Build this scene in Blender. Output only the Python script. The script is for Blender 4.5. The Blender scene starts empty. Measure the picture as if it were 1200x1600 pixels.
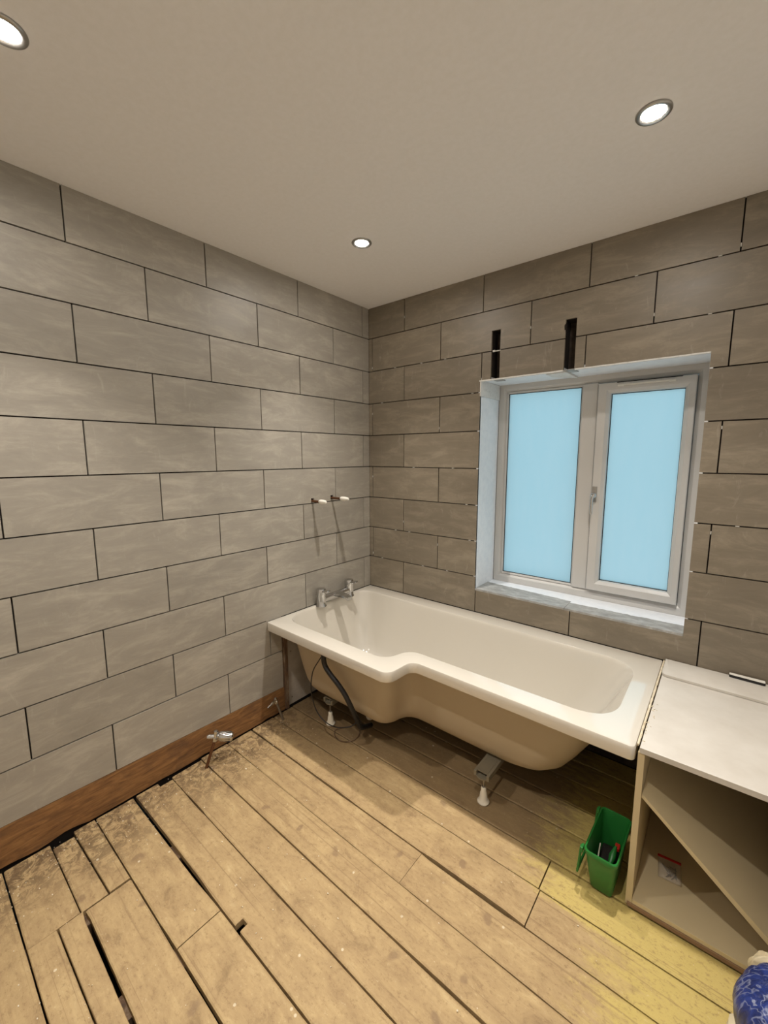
import bpy, bmesh, math, random
from mathutils import Vector, Matrix, noise

# ------------------------------------------------------------------ camera, world, light, exposure
scene = bpy.context.scene
COL = scene.collection
H = 2.365                                        # ceiling height
cam_d = bpy.data.cameras.new('camera'); cam = bpy.data.objects.new('camera', cam_d); COL.objects.link(cam)
yaw, pitch, roll = math.radians(129.43886), math.radians(-7.70384), math.radians(-0.0957)
F = Vector((math.cos(pitch)*math.cos(yaw), math.cos(pitch)*math.sin(yaw), math.sin(pitch)))
R0 = F.cross(Vector((0, 0, 1))).normalized(); U0 = R0.cross(F)
Rr = R0*math.cos(roll) + U0*math.sin(roll); Ur = -R0*math.sin(roll) + U0*math.cos(roll)
cam.matrix_world = Matrix(((Rr.x, Ur.x, -F.x, 1.8448), (Rr.y, Ur.y, -F.y, -2.0913), (Rr.z, Ur.z, -F.z, 1.4408), (0, 0, 0, 1)))
cam_d.sensor_fit = 'VERTICAL'; cam_d.sensor_height = 36; cam_d.lens = 648.71/1600*36
cam_d.clip_start = 0.02
scene.camera = cam

world = bpy.data.worlds.new('world'); scene.world = world; world.use_nodes = True
wn = world.node_tree; wn.nodes.clear()
wo = wn.nodes.new('ShaderNodeOutputWorld'); bg = wn.nodes.new('ShaderNodeBackground')
tc = wn.nodes.new('ShaderNodeTexCoord'); sx = wn.nodes.new('ShaderNodeSeparateXYZ'); cr = wn.nodes.new('ShaderNodeValToRGB')
mp = wn.nodes.new('ShaderNodeMapRange'); mp.inputs[1].default_value = -1
wn.links.new(tc.outputs['Generated'], sx.inputs[0]); wn.links.new(sx.outputs[2], mp.inputs[0]); wn.links.new(mp.outputs[0], cr.inputs[0])
cr.color_ramp.elements[0].position = 0.25; cr.color_ramp.elements[0].color = (.56, .76, .84, 1)      # pale ground outside
eh = cr.color_ramp.elements.new(.50); eh.color = (.30, .56, .64, 1)                                    # trees at the horizon
cr.color_ramp.elements[2].position = 0.75; cr.color_ramp.elements[2].color = (.44, .74, .92, 1)      # overcast dusk sky
wn.links.new(cr.outputs[0], bg.inputs[0]); bg.inputs[1].default_value = 1.1
wn.links.new(bg.outputs[0], wo.inputs[0])

LAMP_W = 6.1; LAMP_WIDE = 490        # focused beam (W) and open glow of the lamp face
LAMP_COL = (1.0, .935, .86)
LAMP_SPREAD = math.radians(90)
scene.view_settings.view_transform = 'Standard'; scene.view_settings.look = 'None'
scene.view_settings.gamma = 1; scene.view_settings.use_curve_mapping = False
scene.view_settings.exposure = 0.0

# ------------------------------------------------------------------ materials
def lin(c):
    return tuple(((v/255)/12.92 if v/255 <= .04045 else ((v/255+.055)/1.055)**2.4) for v in c) + (1,)
def mat(name, col, rough=.5, metal=0, **kw):
    m = bpy.data.materials.new(name); m.use_nodes = True
    b = m.node_tree.nodes['Principled BSDF']
    b.inputs['Base Color'].default_value = lin(col); b.inputs['Roughness'].default_value = rough; b.inputs['Metallic'].default_value = metal
    for k, v in kw.items(): b.inputs[k.replace('_', ' ')].default_value = v
    return m
class NT:
    def __init__(s, m): s.t = m.node_tree; s.b = s.t.nodes['Principled BSDF']
    def n(s, typ, **kw):
        x = s.t.nodes.new(typ)
        for k, v in kw.items():
            if k.startswith('i_'): x.inputs[k[2:].replace('_', ' ')].default_value = v
            else: setattr(x, k, v)
        return x
    def l(s, a, b): s.t.links.new(a, b)
    def pos(s, scale=(1, 1, 1), rnd=0):
        g = s.n('ShaderNodeNewGeometry'); v = g.outputs['Position']
        m = s.n('ShaderNodeVectorMath', operation='MULTIPLY'); m.inputs[1].default_value = scale; s.l(v, m.inputs[0]); v = m.outputs[0]
        if rnd:
            o = s.n('ShaderNodeObjectInfo'); a = s.n('ShaderNodeMath', operation='MULTIPLY'); a.inputs[1].default_value = rnd
            s.l(o.outputs['Random'], a.inputs[0]); q = s.n('ShaderNodeVectorMath', operation='ADD'); s.l(v, q.inputs[0]); s.l(a.outputs[0], q.inputs[1]); v = q.outputs[0]
        return v
    def noise(s, v, scale, detail=4, rough=.5, dist=0):
        x = s.n('ShaderNodeTexNoise'); x.inputs['Scale'].default_value = scale; x.inputs['Detail'].default_value = detail
        x.inputs['Roughness'].default_value = rough; x.inputs['Distortion'].default_value = dist; s.l(v, x.inputs['Vector']); return x.outputs[0]
    def ramp(s, f, pts):
        x = s.n('ShaderNodeValToRGB'); e = x.color_ramp.elements
        while len(e) < len(pts): e.new(.5)
        for k, (p, c) in enumerate(pts):
            e[k].position = p; e[k].color = (c if len(c) == 4 else lin(c)) if isinstance(c, tuple) else (c, c, c, 1)
        s.l(f, x.inputs[0]); return x.outputs[0]
    def mix(s, f, a, b, mode='MIX'):
        x = s.n('ShaderNodeMix', data_type='RGBA', blend_type=mode)
        if isinstance(f, (int, float)): x.inputs[0].default_value = f
        else: s.l(f, x.inputs[0])
        for k, v in ((6, a), (7, b)):
            if isinstance(v, tuple): x.inputs[k].default_value = v if len(v) == 4 else lin(v)
            else: s.l(v, x.inputs[k])
        return x.outputs[2]
    def math(s, op, a, b=None):
        x = s.n('ShaderNodeMath', operation=op)
        for k, v in ((0, a), (1, b)):
            if v is None: continue
            if isinstance(v, (int, float)): x.inputs[k].default_value = v
            else: s.l(v, x.inputs[k])
        return x.outputs[0]
    def rng(s, v, a, b, c=0, d=1):
        x = s.n('ShaderNodeMapRange'); s.l(v, x.inputs[0])
        for k, q in enumerate((a, b, c, d)): x.inputs[k+1].default_value = q
        return x.outputs[0]
    def bump(s, h, strength=.2, dist=.002):
        x = s.n('ShaderNodeBump'); x.inputs['Strength'].default_value = strength; x.inputs['Distance'].default_value = dist
        s.l(h, x.inputs['Height']); s.l(x.outputs[0], s.b.inputs['Normal'])
    def col(s, c): s.l(c, s.b.inputs['Base Color'])

def tile_mat(name, base, light, dark):
    m = mat(name, base, .42); t = NT(m)
    v = t.pos((1, 1, 3.2), 37); v2 = t.pos((1.5, 1.5, 12), 37); v3 = t.pos((1, 1, 1), 11)
    a = t.noise(v, 4.5, 8, .72, .5); b = t.noise(v2, 2.5, 5, .65, .4); c = t.noise(v3, 60, 3, .6)
    col = t.ramp(a, [(.3, dark), (.5, base), (.72, light)])
    st = t.ramp(b, [(.56, 0.0), (.72, 1.0)])
    col = t.mix(t.math('MULTIPLY', st, .38), col, light)
    v4 = t.pos((9, 9, 2.2), 17); d = t.noise(v4, 3.2, 6, .75, .6)       # chalky dried wipe marks
    sm = t.ramp(d, [(.60, 0.0), (.74, 1.0)])
    col = t.mix(t.math('MULTIPLY', sm, .24), col, (208, 203, 192))
    col = t.mix(t.math('MULTIPLY', c, .10), col, dark)
    o = t.n('ShaderNodeObjectInfo'); hv = t.n('ShaderNodeHueSaturation'); t.l(t.rng(o.outputs['Random'], 0, 1, .93, 1.07), hv.inputs['Value']); t.l(col, hv.inputs['Color'])
    t.col(hv.outputs[0]); t.l(t.ramp(a, [(.3, .36), (.7, .50)]), t.b.inputs['Roughness']); t.bump(a, .12, .003)
    return m
M = {}
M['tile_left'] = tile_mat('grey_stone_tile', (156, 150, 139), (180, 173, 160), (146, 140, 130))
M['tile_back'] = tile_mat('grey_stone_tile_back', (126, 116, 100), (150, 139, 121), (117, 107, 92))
M['adhesive'] = mat('dark_joint', (30, 22, 17), .95)
M['spacer'] = mat('white_spacer', (205, 203, 196), .6)
M['ceiling'] = mat('ceiling_paint', (238, 235, 231), .8); t = NT(M['ceiling'])
v = t.pos(); a = t.noise(v, 55, 3, .6); t.col(t.mix(t.ramp(a, [(.35, 0.0), (.65, 1.0)]), (237, 234, 230), (240, 237, 234))); t.bump(a, .10, .001)
M['plaster'] = mat('bare_plaster', (176, 168, 156), .85); t = NT(M['plaster']); a = t.noise(t.pos(), 7, 6, .65); t.col(t.ramp(a, [(.3, (156, 146, 132)), (.7, (188, 180, 168))])); t.bump(a, .2, .004)
M['dark_masonry'] = mat('dark_masonry', (62, 52, 44), .95); t = NT(M['dark_masonry']); a = t.noise(t.pos(), 14, 6, .7); t.col(t.ramp(a, [(.3, (40, 33, 28)), (.7, (82, 70, 60))])); t.bump(a, .5, .01)
M['void'] = mat('underfloor_void', (26, 21, 18), 1)
M['white_reveal'] = mat('white_painted_reveal', (214, 214, 214), .6); t = NT(M['white_reveal']); a = t.noise(t.pos(), 30, 5, .7); t.col(t.ramp(a, [(.3, (226, 230, 236)), (.6, (236, 239, 243))])); t.bump(a, .15, .002)
M['white_rough'] = mat('white_filler', (212, 211, 208), .8); t = NT(M['white_rough']); a = t.noise(t.pos(), 60, 6, .7); t.col(t.ramp(a, [(.3, (204, 202, 198)), (.5, (222, 221, 218))])); t.bump(a, .6, .004)
M['upvc'] = mat('white_window_frame', (198, 196, 192), .38)
M['wall_paint'] = mat('matt_wall_paint', (228, 225, 220), .8)
M['black_seal'] = mat('black_rubber_seal', (22, 22, 24), .7)
M['chrome'] = mat('chrome', (205, 205, 205), .12, 1)
M['steel'] = mat('satin_steel', (176, 174, 170), .3, 1)
M['tub'] = mat('white_bath_acrylic', (208, 202, 190), .15, Coat_Weight=1.0, Coat_Roughness=.04, Coat_IOR=1.85)
M['tub_back'] = mat('unfinished_shell', (178, 162, 136), .55)
M['board_white'] = mat('white_melamine', (222, 217, 207), .45); t = NT(M['board_white']); a = t.noise(t.pos(), 9, 5, .6); t.col(t.ramp(a, [(.3, (194, 188, 178)), (.65, (204, 199, 190))]))
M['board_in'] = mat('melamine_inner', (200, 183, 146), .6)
M['chip'] = mat('chipboard_edge', (136, 108, 80), .9)
M['plastic_white'] = mat('white_plastic', (226, 222, 212), .4)
M['plastic_foot'] = mat('cream_foot_plastic', (214, 206, 188), .45)
M['bracket'] = mat('pale_bracket', (120, 112, 94), .5, .2)
M['black'] = mat('black_rubber', (20, 19, 20), .45)
M['copper'] = mat('brown_copper_pipe', (104, 70, 46), .45, .6)
M['grey_pipe'] = mat('dull_pipe', (122, 110, 94), .5, .5)
M['green'] = mat('green_plastic', (34, 112, 46), .42)
M['bag_blue'] = mat('blue_printed_plastic', (38, 52, 112), .35); t = NT(M['bag_blue'])
v = t.pos((1, 1, .5)); a = t.noise(v, 26, 4, .6, 1.2); b = t.noise(t.pos((1.6, 1.6, .10)), 22, 2, .5, .2)
cc = t.ramp(a, [(.3, (28, 36, 74)), (.62, (44, 62, 132))]); st = t.ramp(b, [(.47, 0.0), (.50, .65), (.53, 0.0), (.66, 0.0), (.68, .9)]); t.col(t.mix(st, cc, (146, 153, 180))); t.bump(a, .6, .01)
M['bag_pale'] = mat('pale_sack_film', (205, 192, 160), .4)
M['bag_yellow'] = mat('yellow_print', (206, 186, 40), .4)
M['clear'] = mat('clear_film', (225, 215, 200), .12, Alpha=.28)
M['red'] = mat('red_card', (176, 34, 22), .4)
M['screws'] = mat('grey_fixings', (98, 92, 84), .4, .6)
M['sealant'] = mat('cream_sealant', (206, 190, 160), .6); t = NT(M['sealant']); a = t.noise(t.pos(), 40, 5, .7); t.col(t.ramp(a, [(.28, (170, 150, 118)), (.42, (208, 194, 166)), (.7, (222, 212, 190))])); t.bump(a, .6, .004)
M['sill_grey'] = mat('grey_sill_tile', (150, 150, 148), .5); t = NT(M['sill_grey']); a = t.noise(t.pos((1, 2, 1)), 16, 6, .7); t.col(t.ramp(a, [(.3, (130, 129, 126)), (.52, (156, 156, 153)), (.75, (196, 196, 194))])); t.bump(a, .3, .003)
M['rag'] = mat('dark_litter', (40, 34, 32), .8)

m = mat('timber_brown', (138, 92, 54), .7); M['timber'] = m; t = NT(m)
a = t.noise(t.pos((1, 1.2, 9), 3), 5, 7, .65, 1.6); b = t.noise(t.pos((1, 1, 1.6)), 5, 5, .7)
c = t.ramp(a, [(.3, (92, 62, 34)), (.5, (128, 90, 52)), (.72, (156, 114, 68))]); t.col(t.mix(t.ramp(b, [(.5, 0.0), (.68, .7)]), c, (92, 66, 46))); t.bump(a, .3, .003)

m = mat('timber_stud_m', (96, 74, 54), .8); M['stud'] = m; t = NT(m); a = t.noise(t.pos((1, 1, .3)), 22, 5, .7); t.col(t.ramp(a, [(.3, (50, 44, 44)), (.5, (96, 72, 50)), (.7, (140, 124, 104))]))

m = mat('old_floorboard', (186, 160, 118), .72); M['board'] = m; t = NT(m)
P = t.pos()
grain = t.noise(t.pos((1.2, 26, 26), 29), 2.4, 6, .65, .5)
mott = t.noise(t.pos((1.0, 1.8, 1), 5), 9, 7, .72, .5)
fine = t.noise(P, 90, 4, .7)
c = t.ramp(mott, [(.30, (132, 109, 74)), (.43, (163, 138, 98)), (.60, (179, 154, 110)), (.80, (193, 172, 130))])
c = t.mix(t.math('MULTIPLY', t.ramp(grain, [(.44, 0.0), (.62, 1.0)]), .26), c, (142, 114, 80))
sep = t.n('ShaderNodeSeparateXYZ'); t.l(P, sep.inputs[0]); X, Y = sep.outputs[0], sep.outputs[1]
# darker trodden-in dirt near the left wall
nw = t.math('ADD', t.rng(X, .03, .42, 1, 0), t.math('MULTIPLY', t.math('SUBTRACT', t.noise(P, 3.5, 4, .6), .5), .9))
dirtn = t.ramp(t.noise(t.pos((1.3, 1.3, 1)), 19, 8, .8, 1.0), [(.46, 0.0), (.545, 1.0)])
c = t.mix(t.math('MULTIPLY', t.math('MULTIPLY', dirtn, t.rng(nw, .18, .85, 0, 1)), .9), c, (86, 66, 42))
ly = t.math('MULTIPLY', t.rng(Y, -.92, -.80, 0, 1), t.rng(X, .65, .40, 0, 1))  # shadow at the bath's left end, painted as a brown tint on the boards
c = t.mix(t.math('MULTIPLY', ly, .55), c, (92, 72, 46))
# bath's shadow deepened in the colour: boards beneath it are painted browner
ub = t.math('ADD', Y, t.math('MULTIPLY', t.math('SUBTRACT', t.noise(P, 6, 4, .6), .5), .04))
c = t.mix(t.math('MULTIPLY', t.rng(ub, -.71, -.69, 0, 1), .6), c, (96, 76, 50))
# scattered round stains
vor = t.n('ShaderNodeTexVoronoi', voronoi_dimensions='2D'); vor.inputs['Scale'].default_value = 5.5; vv = t.n('ShaderNodeVectorMath', operation='ADD')
ns = t.n('ShaderNodeTexNoise'); ns.inputs['Scale'].default_value = 20; t.l(P, ns.inputs['Vector']); sc = t.n('ShaderNodeVectorMath', operation='SCALE'); sc.inputs['Scale'].default_value = .05
t.l(ns.outputs['Color'], sc.inputs[0]); t.l(P, vv.inputs[0]); t.l(sc.outputs[0], vv.inputs[1]); t.l(vv.outputs[0], vor.inputs['Vector'])
sp = t.ramp(vor.outputs['Distance'], [(.05, 1.0), (.10, 0.0)])
selc = t.n('ShaderNodeSeparateColor'); t.l(vor.outputs['Color'], selc.inputs[0]); sel = t.ramp(selc.outputs[0], [(.62, 0.0), (.66, 1.0)])
c = t.mix(t.math('MULTIPLY', t.math('MULTIPLY', sp, sel), .6), c, (116, 92, 68))
# white plaster flecks
vf = t.n('ShaderNodeTexVoronoi', voronoi_dimensions='2D'); vf.inputs['Scale'].default_value = 11; t.l(P, vf.inputs['Vector'])
sf = t.n('ShaderNodeSeparateColor'); t.l(vf.outputs['Color'], sf.inputs[0])
fl = t.math('MULTIPLY', t.ramp(vf.outputs['Distance'], [(.035, 1.0), (.05, 0.0)]), t.ramp(sf.outputs[1], [(.86, 0.0), (.88, 1.0)]))
c = t.mix(t.math('MULTIPLY', fl, .6), c, (226, 216, 190))
# yellow dust towards the cupboard end of the room, held on the boards in front of it
fx = t.rng(X, 1.30, 1.62, 0, 1); fy = t.math('MULTIPLY', t.rng(Y, -1.32, -1.0, 0, 1), t.rng(X, 1.55, 1.85, 0, 1)); fy2 = t.rng(Y, -.86, -.83, 0, 1)
reg = t.math('MAXIMUM', t.math('MULTIPLY', fx, fy2), fy)
yn = t.rng(t.math('ADD', reg, t.math('MULTIPLY', t.math('SUBTRACT', t.noise(t.pos((1, 3.2, 1)), 7, 9, .82, .4), .5), 2.2)), .25, .75, 0, 1)
c = t.mix(t.math('MULTIPLY', yn, t.math('MULTIPLY', t.rng(reg, 0, .25, 0, 1), .85)), c, (194, 174, 98))
lines = t.noise(t.pos((.5, 60, 60), 29), 1.6, 3, .6, .3)
c = t.mix(t.math('MULTIPLY', t.ramp(lines, [(.62, 0.0), (.68, 1.0)]), .45), c, (118, 92, 62))
spk = t.noise(t.pos((1, 1.5, 1)), 48, 5, .85)
c = t.mix(t.ramp(spk, [(.36, .55), (.47, 0.0)]), c, (124, 98, 66))
c = t.mix(t.ramp(spk, [(.60, 0.0), (.70, .5)]), c, (214, 196, 156))
c = t.mix(t.math('MULTIPLY', fine, .18), c, (150, 126, 94))
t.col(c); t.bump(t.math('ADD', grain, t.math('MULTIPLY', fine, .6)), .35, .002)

def emis(name, col, s):
    m = bpy.data.materials.new(name); m.use_nodes = True; n = m.node_tree; n.nodes.clear()
    o = n.nodes.new('ShaderNodeOutputMaterial'); e = n.nodes.new('ShaderNodeEmission'); e.inputs[0].default_value = col + (1,); e.inputs[1].default_value = s
    n.links.new(e.outputs[0], o.inputs[0]); return m
M['lamp'] = emis('lit_lamp_face', LAMP_COL, LAMP_WIDE)
def frosted():
    m = bpy.data.materials.new('frosted_glass'); m.use_nodes = True; n = m.node_tree; n.nodes.clear()
    o = n.nodes.new('ShaderNodeOutputMaterial'); tr = n.nodes.new('ShaderNodeBsdfTranslucent'); rf = n.nodes.new('ShaderNodeBsdfRefraction')
    rf.inputs['Roughness'].default_value = .55; rf.inputs['IOR'].default_value = 1.25; rf.inputs['Color'].default_value = (.93, .99, 1, 1)
    gl = n.nodes.new('ShaderNodeBsdfGlossy'); gl.inputs['Roughness'].default_value = .2
    g = n.nodes.new('ShaderNodeNewGeometry'); mm = n.nodes.new('ShaderNodeVectorMath'); mm.operation = 'MULTIPLY'; mm.inputs[1].default_value = (6, 1, 1.2)
    nz = n.nodes.new('ShaderNodeTexNoise'); nz.inputs['Scale'].default_value = 5; nz.inputs['Detail'].default_value = 6
    rp = n.nodes.new('ShaderNodeValToRGB'); rp.color_ramp.elements[0].position = .35; rp.color_ramp.elements[0].color = (.95, .985, .99, 1); rp.color_ramp.elements[1].position = .7; rp.color_ramp.elements[1].color = (.99, 1, 1, 1)
    n.links.new(g.outputs['Position'], mm.inputs[0]); n.links.new(mm.outputs[0], nz.inputs['Vector']); n.links.new(nz.outputs[0], rp.inputs[0]); n.links.new(rp.outputs[0], tr.inputs[0])
    a = n.nodes.new('ShaderNodeMixShader'); a.inputs[0].default_value = .45; n.links.new(tr.outputs[0], a.inputs[1]); n.links.new(rf.outputs[0], a.inputs[2])
    b = n.nodes.new('ShaderNodeMixShader'); b.inputs[0].default_value = .05; n.links.new(a.outputs[0], b.inputs[1]); n.links.new(gl.outputs[0], b.inputs[2])
    n.links.new(b.outputs[0], o.inputs[0]); return m
M['glass'] = frosted()

# ------------------------------------------------------------------ helpers
def ob(name, vf, m, parent=None, smooth=False, kind=None, label=None):
    me = bpy.data.meshes.new(name)
    if isinstance(vf, bmesh.types.BMesh):
        bmesh.ops.recalc_face_normals(vf, faces=vf.faces[:]); vf.to_mesh(me); vf.free()
    else:
        me.from_pydata(vf[0], [], vf[1]); me.update()
    if smooth:
        for p in me.polygons: p.use_smooth = True
        if smooth != True and smooth < 180: me.set_sharp_from_angle(angle=math.radians(smooth))
    me.materials.append(M[m] if isinstance(m, str) else m)
    o = bpy.data.objects.new(name, me); COL.objects.link(o)
    if parent: o.parent = parent
    if kind: o['kind'] = kind
    if label: o['label'] = label
    return o
def empty(name, loc=(0, 0, 0), rz=0):
    o = bpy.data.objects.new(name, None); COL.objects.link(o); o.location = loc; o.rotation_euler = (0, 0, rz); o.empty_display_size = .05; return o
def tag(o, label, cat, group=None):
    o['label'] = label; o['category'] = cat
    if group: o['group'] = group
    return o
def struct(o, label=None):
    o['kind'] = 'structure'
    if label: o['label'] = label
    return o
def box(bm, x0, x1, y0, y1, z0, z1, bev=0, rot=None):
    r = bmesh.ops.create_cube(bm, size=1)
    vs = r['verts']
    for v in vs: v.co = Vector(((x0+x1)/2 + v.co.x*(x1-x0), (y0+y1)/2 + v.co.y*(y1-y0), (z0+z1)/2 + v.co.z*(z1-z0)))
    if bev:
        es = list({e for v in vs for e in v.link_edges})
        r2 = bmesh.ops.bevel(bm, geom=es, offset=bev, segments=2, affect='EDGES', profile=.5); vs = list({v for f in r2['faces'] for v in f.verts} | {v for v in vs if v.is_valid})
    if rot:
        mtx, c = rot
        for v in vs: v.co = mtx @ (v.co - c) + c
    return vs
def boxo(name, dims, m, parent=None, bev=0, **k):
    bm = bmesh.new(); box(bm, *dims, bev=bev); return ob(name, bm, m, parent, **k)
def tube(bm, pts, r, seg=12, caps=True):
    pts = [Vector(p) for p in pts]; rings = []
    rr = r if isinstance(r, (list, tuple)) else [r]*len(pts)
    prev = None
    for i, p in enumerate(pts):
        d = (pts[min(i+1, len(pts)-1)] - pts[max(i-1, 0)]).normalized()
        if prev is None:
            u = d.orthogonal().normalized()
        else:
            u = (prev - d*prev.dot(d)).normalized()
        prev = u; w = d.cross(u)
        rings.append([bm.verts.new(p + (u*math.cos(a) + w*math.sin(a))*rr[i]) for a in [2*math.pi*k/seg for k in range(seg)]])
    for a, b in zip(rings, rings[1:]):
        for k in range(seg): bm.faces.new((a[k], a[(k+1) % seg], b[(k+1) % seg], b[k]))
    if caps: bm.faces.new(rings[0][::-1]); bm.faces.new(rings[-1])
    return rings
def spline(pts, n=8):
    P = [Vector(p) for p in pts]; out = []
    for i in range(len(P)-1):
        a, b, c, d = P[max(i-1, 0)], P[i], P[i+1], P[min(i+2, len(P)-1)]
        for k in range(n):
            s = k/n; out.append(.5*((2*b) + (c-a)*s + (2*a-5*b+4*c-d)*s*s + (3*b-a-3*c+d)*s**3))
    out.append(P[-1]); return out
def lathe(bm, prof, c=(0, 0, 0), axis=(0, 0, 1), seg=24, caps=True):
    c = Vector(c); d = Vector(axis).normalized()
    u = d.orthogonal().normalized(); w = d.cross(u); rings = []
    for r, z in prof: rings.append([bm.verts.new(c + d*z + (u*math.cos(a) + w*math.sin(a))*r) for a in [2*math.pi*k/seg for k in range(seg)]])
    for a, b in zip(rings, rings[1:]):
        for k in range(seg): bm.faces.new((a[k], a[(k+1) % seg], b[(k+1) % seg], b[k]))
    if caps: bm.faces.new(rings[0][::-1]); bm.faces.new(rings[-1])
def cells(u0, u1, v0, v1, w0, w1, holes, fmap):
    """slab u0..u1 x v0..v1, thickness w0..w1, with rectangular holes cut through"""
    us = sorted({u0, u1} | {q for h in holes for q in h[:2] if u0 < q < u1}); vs = sorted({v0, v1} | {q for h in holes for q in h[2:] if v0 < q < v1})
    n, m = len(us)-1, len(vs)-1
    solid = lambda i, j: 0 <= i < n and 0 <= j < m and not any(h[0] <= (us[i]+us[i+1])/2 <= h[1] and h[2] <= (vs[j]+vs[j+1])/2 <= h[3] for h in holes)
    V, Fc, idx = [], [], {}
    def vi(i, j, k):
        if (i, j, k) not in idx: idx[i, j, k] = len(V); V.append(fmap(us[i], vs[j], (w0, w1)[k]))
        return idx[i, j, k]
    for i in range(n):
        for j in range(m):
            if not solid(i, j): continue
            for k in (0, 1): Fc.append([vi(i, j, k), vi(i+1, j, k), vi(i+1, j+1, k), vi(i, j+1, k)])
            for di, dj, a, b in ((-1, 0, (i, j), (i, j+1)), (1, 0, (i+1, j), (i+1, j+1)), (0, -1, (i, j), (i+1, j)), (0, 1, (i, j+1), (i+1, j+1))):
                if not solid(i+di, j+dj): Fc.append([vi(*a, 0), vi(*b, 0), vi(*b, 1), vi(*a, 1)])
    if not Fc: return None
    bm = bmesh.new(); bv = [bm.verts.new(p) for p in V]
    for f in Fc: bm.faces.new([bv[q] for q in f])
    return bm

RND = random.Random(7)
RX, RY = 2.2, -2.6                                 # right wall, wall behind the photographer
TH = .2025; TW = .5102; HW = TW/2; Z1 = H - .1844; G = .0025   # tile row, tile length, half joint
def zrow(k): return H + .0 if k == 0 else Z1 - (k-1)*TH         # k-th horizontal joint

# ------------------------------------------------------------------ room shell
ceil = boxo('ceiling', (-.15, RX+.15, RY-.15, .32, H, H+.06), 'ceiling'); struct(ceil, 'matt off-white ceiling with four recessed downlights')
wr = boxo('wall_right', (RX, RX+.12, RY, .0, -.05, H), 'wall_paint'); struct(wr)
wf = boxo('wall_front', (-.15, RX+.12, RY-.12, RY, -.05, H), 'wall_paint'); struct(wf)

# left wall: backing and tiles
LM = lambda u, v, w: (w, -u, v)
stub_holes = [(.491, .512, 1.172, 1.197), (.338, .359, 1.179, 1.204)]
wl = ob('wall_left', cells(-.0, -RY+.12, -.05, H, -.15, -.012, stub_holes, LM), 'adhesive'); struct(wl, 'left wall clad in long grey stone-effect tiles laid half-bond')
def timber_top(u): return .138 + (u-.764)*(.022/1.186)
for r in range(1, 12):
    zt = H if r == 1 else zrow(r-1); zb = zrow(r)
    first = .5705 if r % 2 else .3154
    js = [first + k*TW for k in range(-2, 7)]
    js = sorted({0.0, -RY} | {round(q, 4) for q in js if 0 < q < -RY})
    for a, b in zip(js, js[1:]):
        ustart = a
        if r >= 10:
            if b < .75: continue
            ustart = max(a, .748)
        top = zt - (G if r > 1 else .0005); bot = zb + G
        cut = []
        if r == 9: bot = .5585; cut = [(.848, 9, .5, zb+G)]
        bm = cells(ustart + (G if ustart > 0 else .001), b-G, bot if ustart < .848 else zb+G, top, -.011, 0, stub_holes + cut, LM)
        if r == 11:
            for v in bm.verts:
                if abs(v.co.z-bot) < 1e-5: v.co.z = timber_top(-v.co.y) + .002
        jit = RND.uniform(-.0006, .0006)
        for v in bm.verts:
            if v.co.x > -.005: v.co.x += jit
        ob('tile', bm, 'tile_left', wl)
# timber base board along the left wall
bm = bmesh.new(); N = 70; ys = [-.747 - (1.853)*k/N for k in range(N+1)]
for i in range(N):
    pass
ring = []
for y in ys:
    u = -y; lo = .001 + .010*max(0, noise.noise(Vector((y*3.1, 2, 0)))) + .012*noise.noise(Vector((y*11, 5, 0))) + (.008 if u > 1.72 else 0)
    lo = max(.002, lo); zt = timber_top(u) - .0005
    ring.append([bm.verts.new(q) for q in ((-.0119, y, lo), (.002+.004*noise.noise(Vector((y*6, 0, 3))), y, lo), (.004, y, (lo+zt)/2), (.001, y, zt), (-.0119, y, zt))])
for a, b in zip(ring, ring[1:]):
    for k in range(5): bm.faces.new((a[k], a[(k+1) % 5], b[(k+1) % 5], b[k]))
bm.faces.new(ring[0]); bm.faces.new(ring[-1][::-1])
struct(ob('baseboard_left', bm, 'timber', smooth=40), 'rough brown timber board running along the foot of the tiled left wall')
# studs and plasterboard under the bath end of the left wall
boxo('stud', (-.0119, .012, -.745, -.722, .004, .50), 'stud', wl, .001, label='weathered metal and timber stud standing under the bath end')
pb = boxo('plasterboard', (-.0119, -.004, -.718, -.002, .008, .50), 'plaster', wl)
bm = bmesh.new()
for y, z in ((-.69, .33), (-.69, .05), (-.63, .42)): lathe(bm, [(.004, 0), (.003, .0015)], (-.0039, y, z), (1, 0, 0), 8)
ob('screw_head', bm, 'screws', wl, kind='stuff')

# back wall: masonry with window opening and two chases, then tiles
BM = lambda u, v, w: (u, w, v)
WX0, WX1, WZ0, WZ1 = .792, 1.760, .688, 1.8385
chase = [(.848, .8965, 1.80, 2.079), (1.2135, 1.262, 1.80, 2.063)]
wb = ob('wall_back', cells(-.15, RX+.12, -.05, H, .012, .075, [(WX0-.012, WX1+.012, WZ0-.014, WZ1+.012)] + chase, BM), 'adhesive'); struct(wb, 'window wall clad in long grey-brown stone-effect tiles')
ob('masonry', cells(-.15, RX+.12, -.05, H, .075, .31, [(WX0-.012, WX1+.012, WZ0-.014, WZ1+.012)], BM), 'dark_masonry', wb)
boxo('masonry', (.0, RX, -.001, .0118, .0, .515), 'dark_masonry', wb)
for r in range(1, 10):
    zt = H if r == 1 else zrow(r-1); zb = zrow(r)
    first = .2855 if r % 2 else .0304
    js = sorted({0.0, RX} | {round(first + k*TW, 4) for k in range(0, 6) if 0 < first + k*TW < RX})
    for a, b in zip(js, js[1:]):
        if r == 9: zb = .5585-G
        bm = cells(a + (G if a else .001), b-G, zb + G, zt - (G if r > 1 else .0005), 0, .011, [(WX0, WX1, WZ0-.006, WZ1)] + chase, BM)
        if bm is None: continue
        jit = RND.uniform(-.0009, .0009)
        for v in bm.verts:
            if v.co.y < .005: v.co.y += jit
        ob('tile', bm, 'tile_back', wb)
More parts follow.
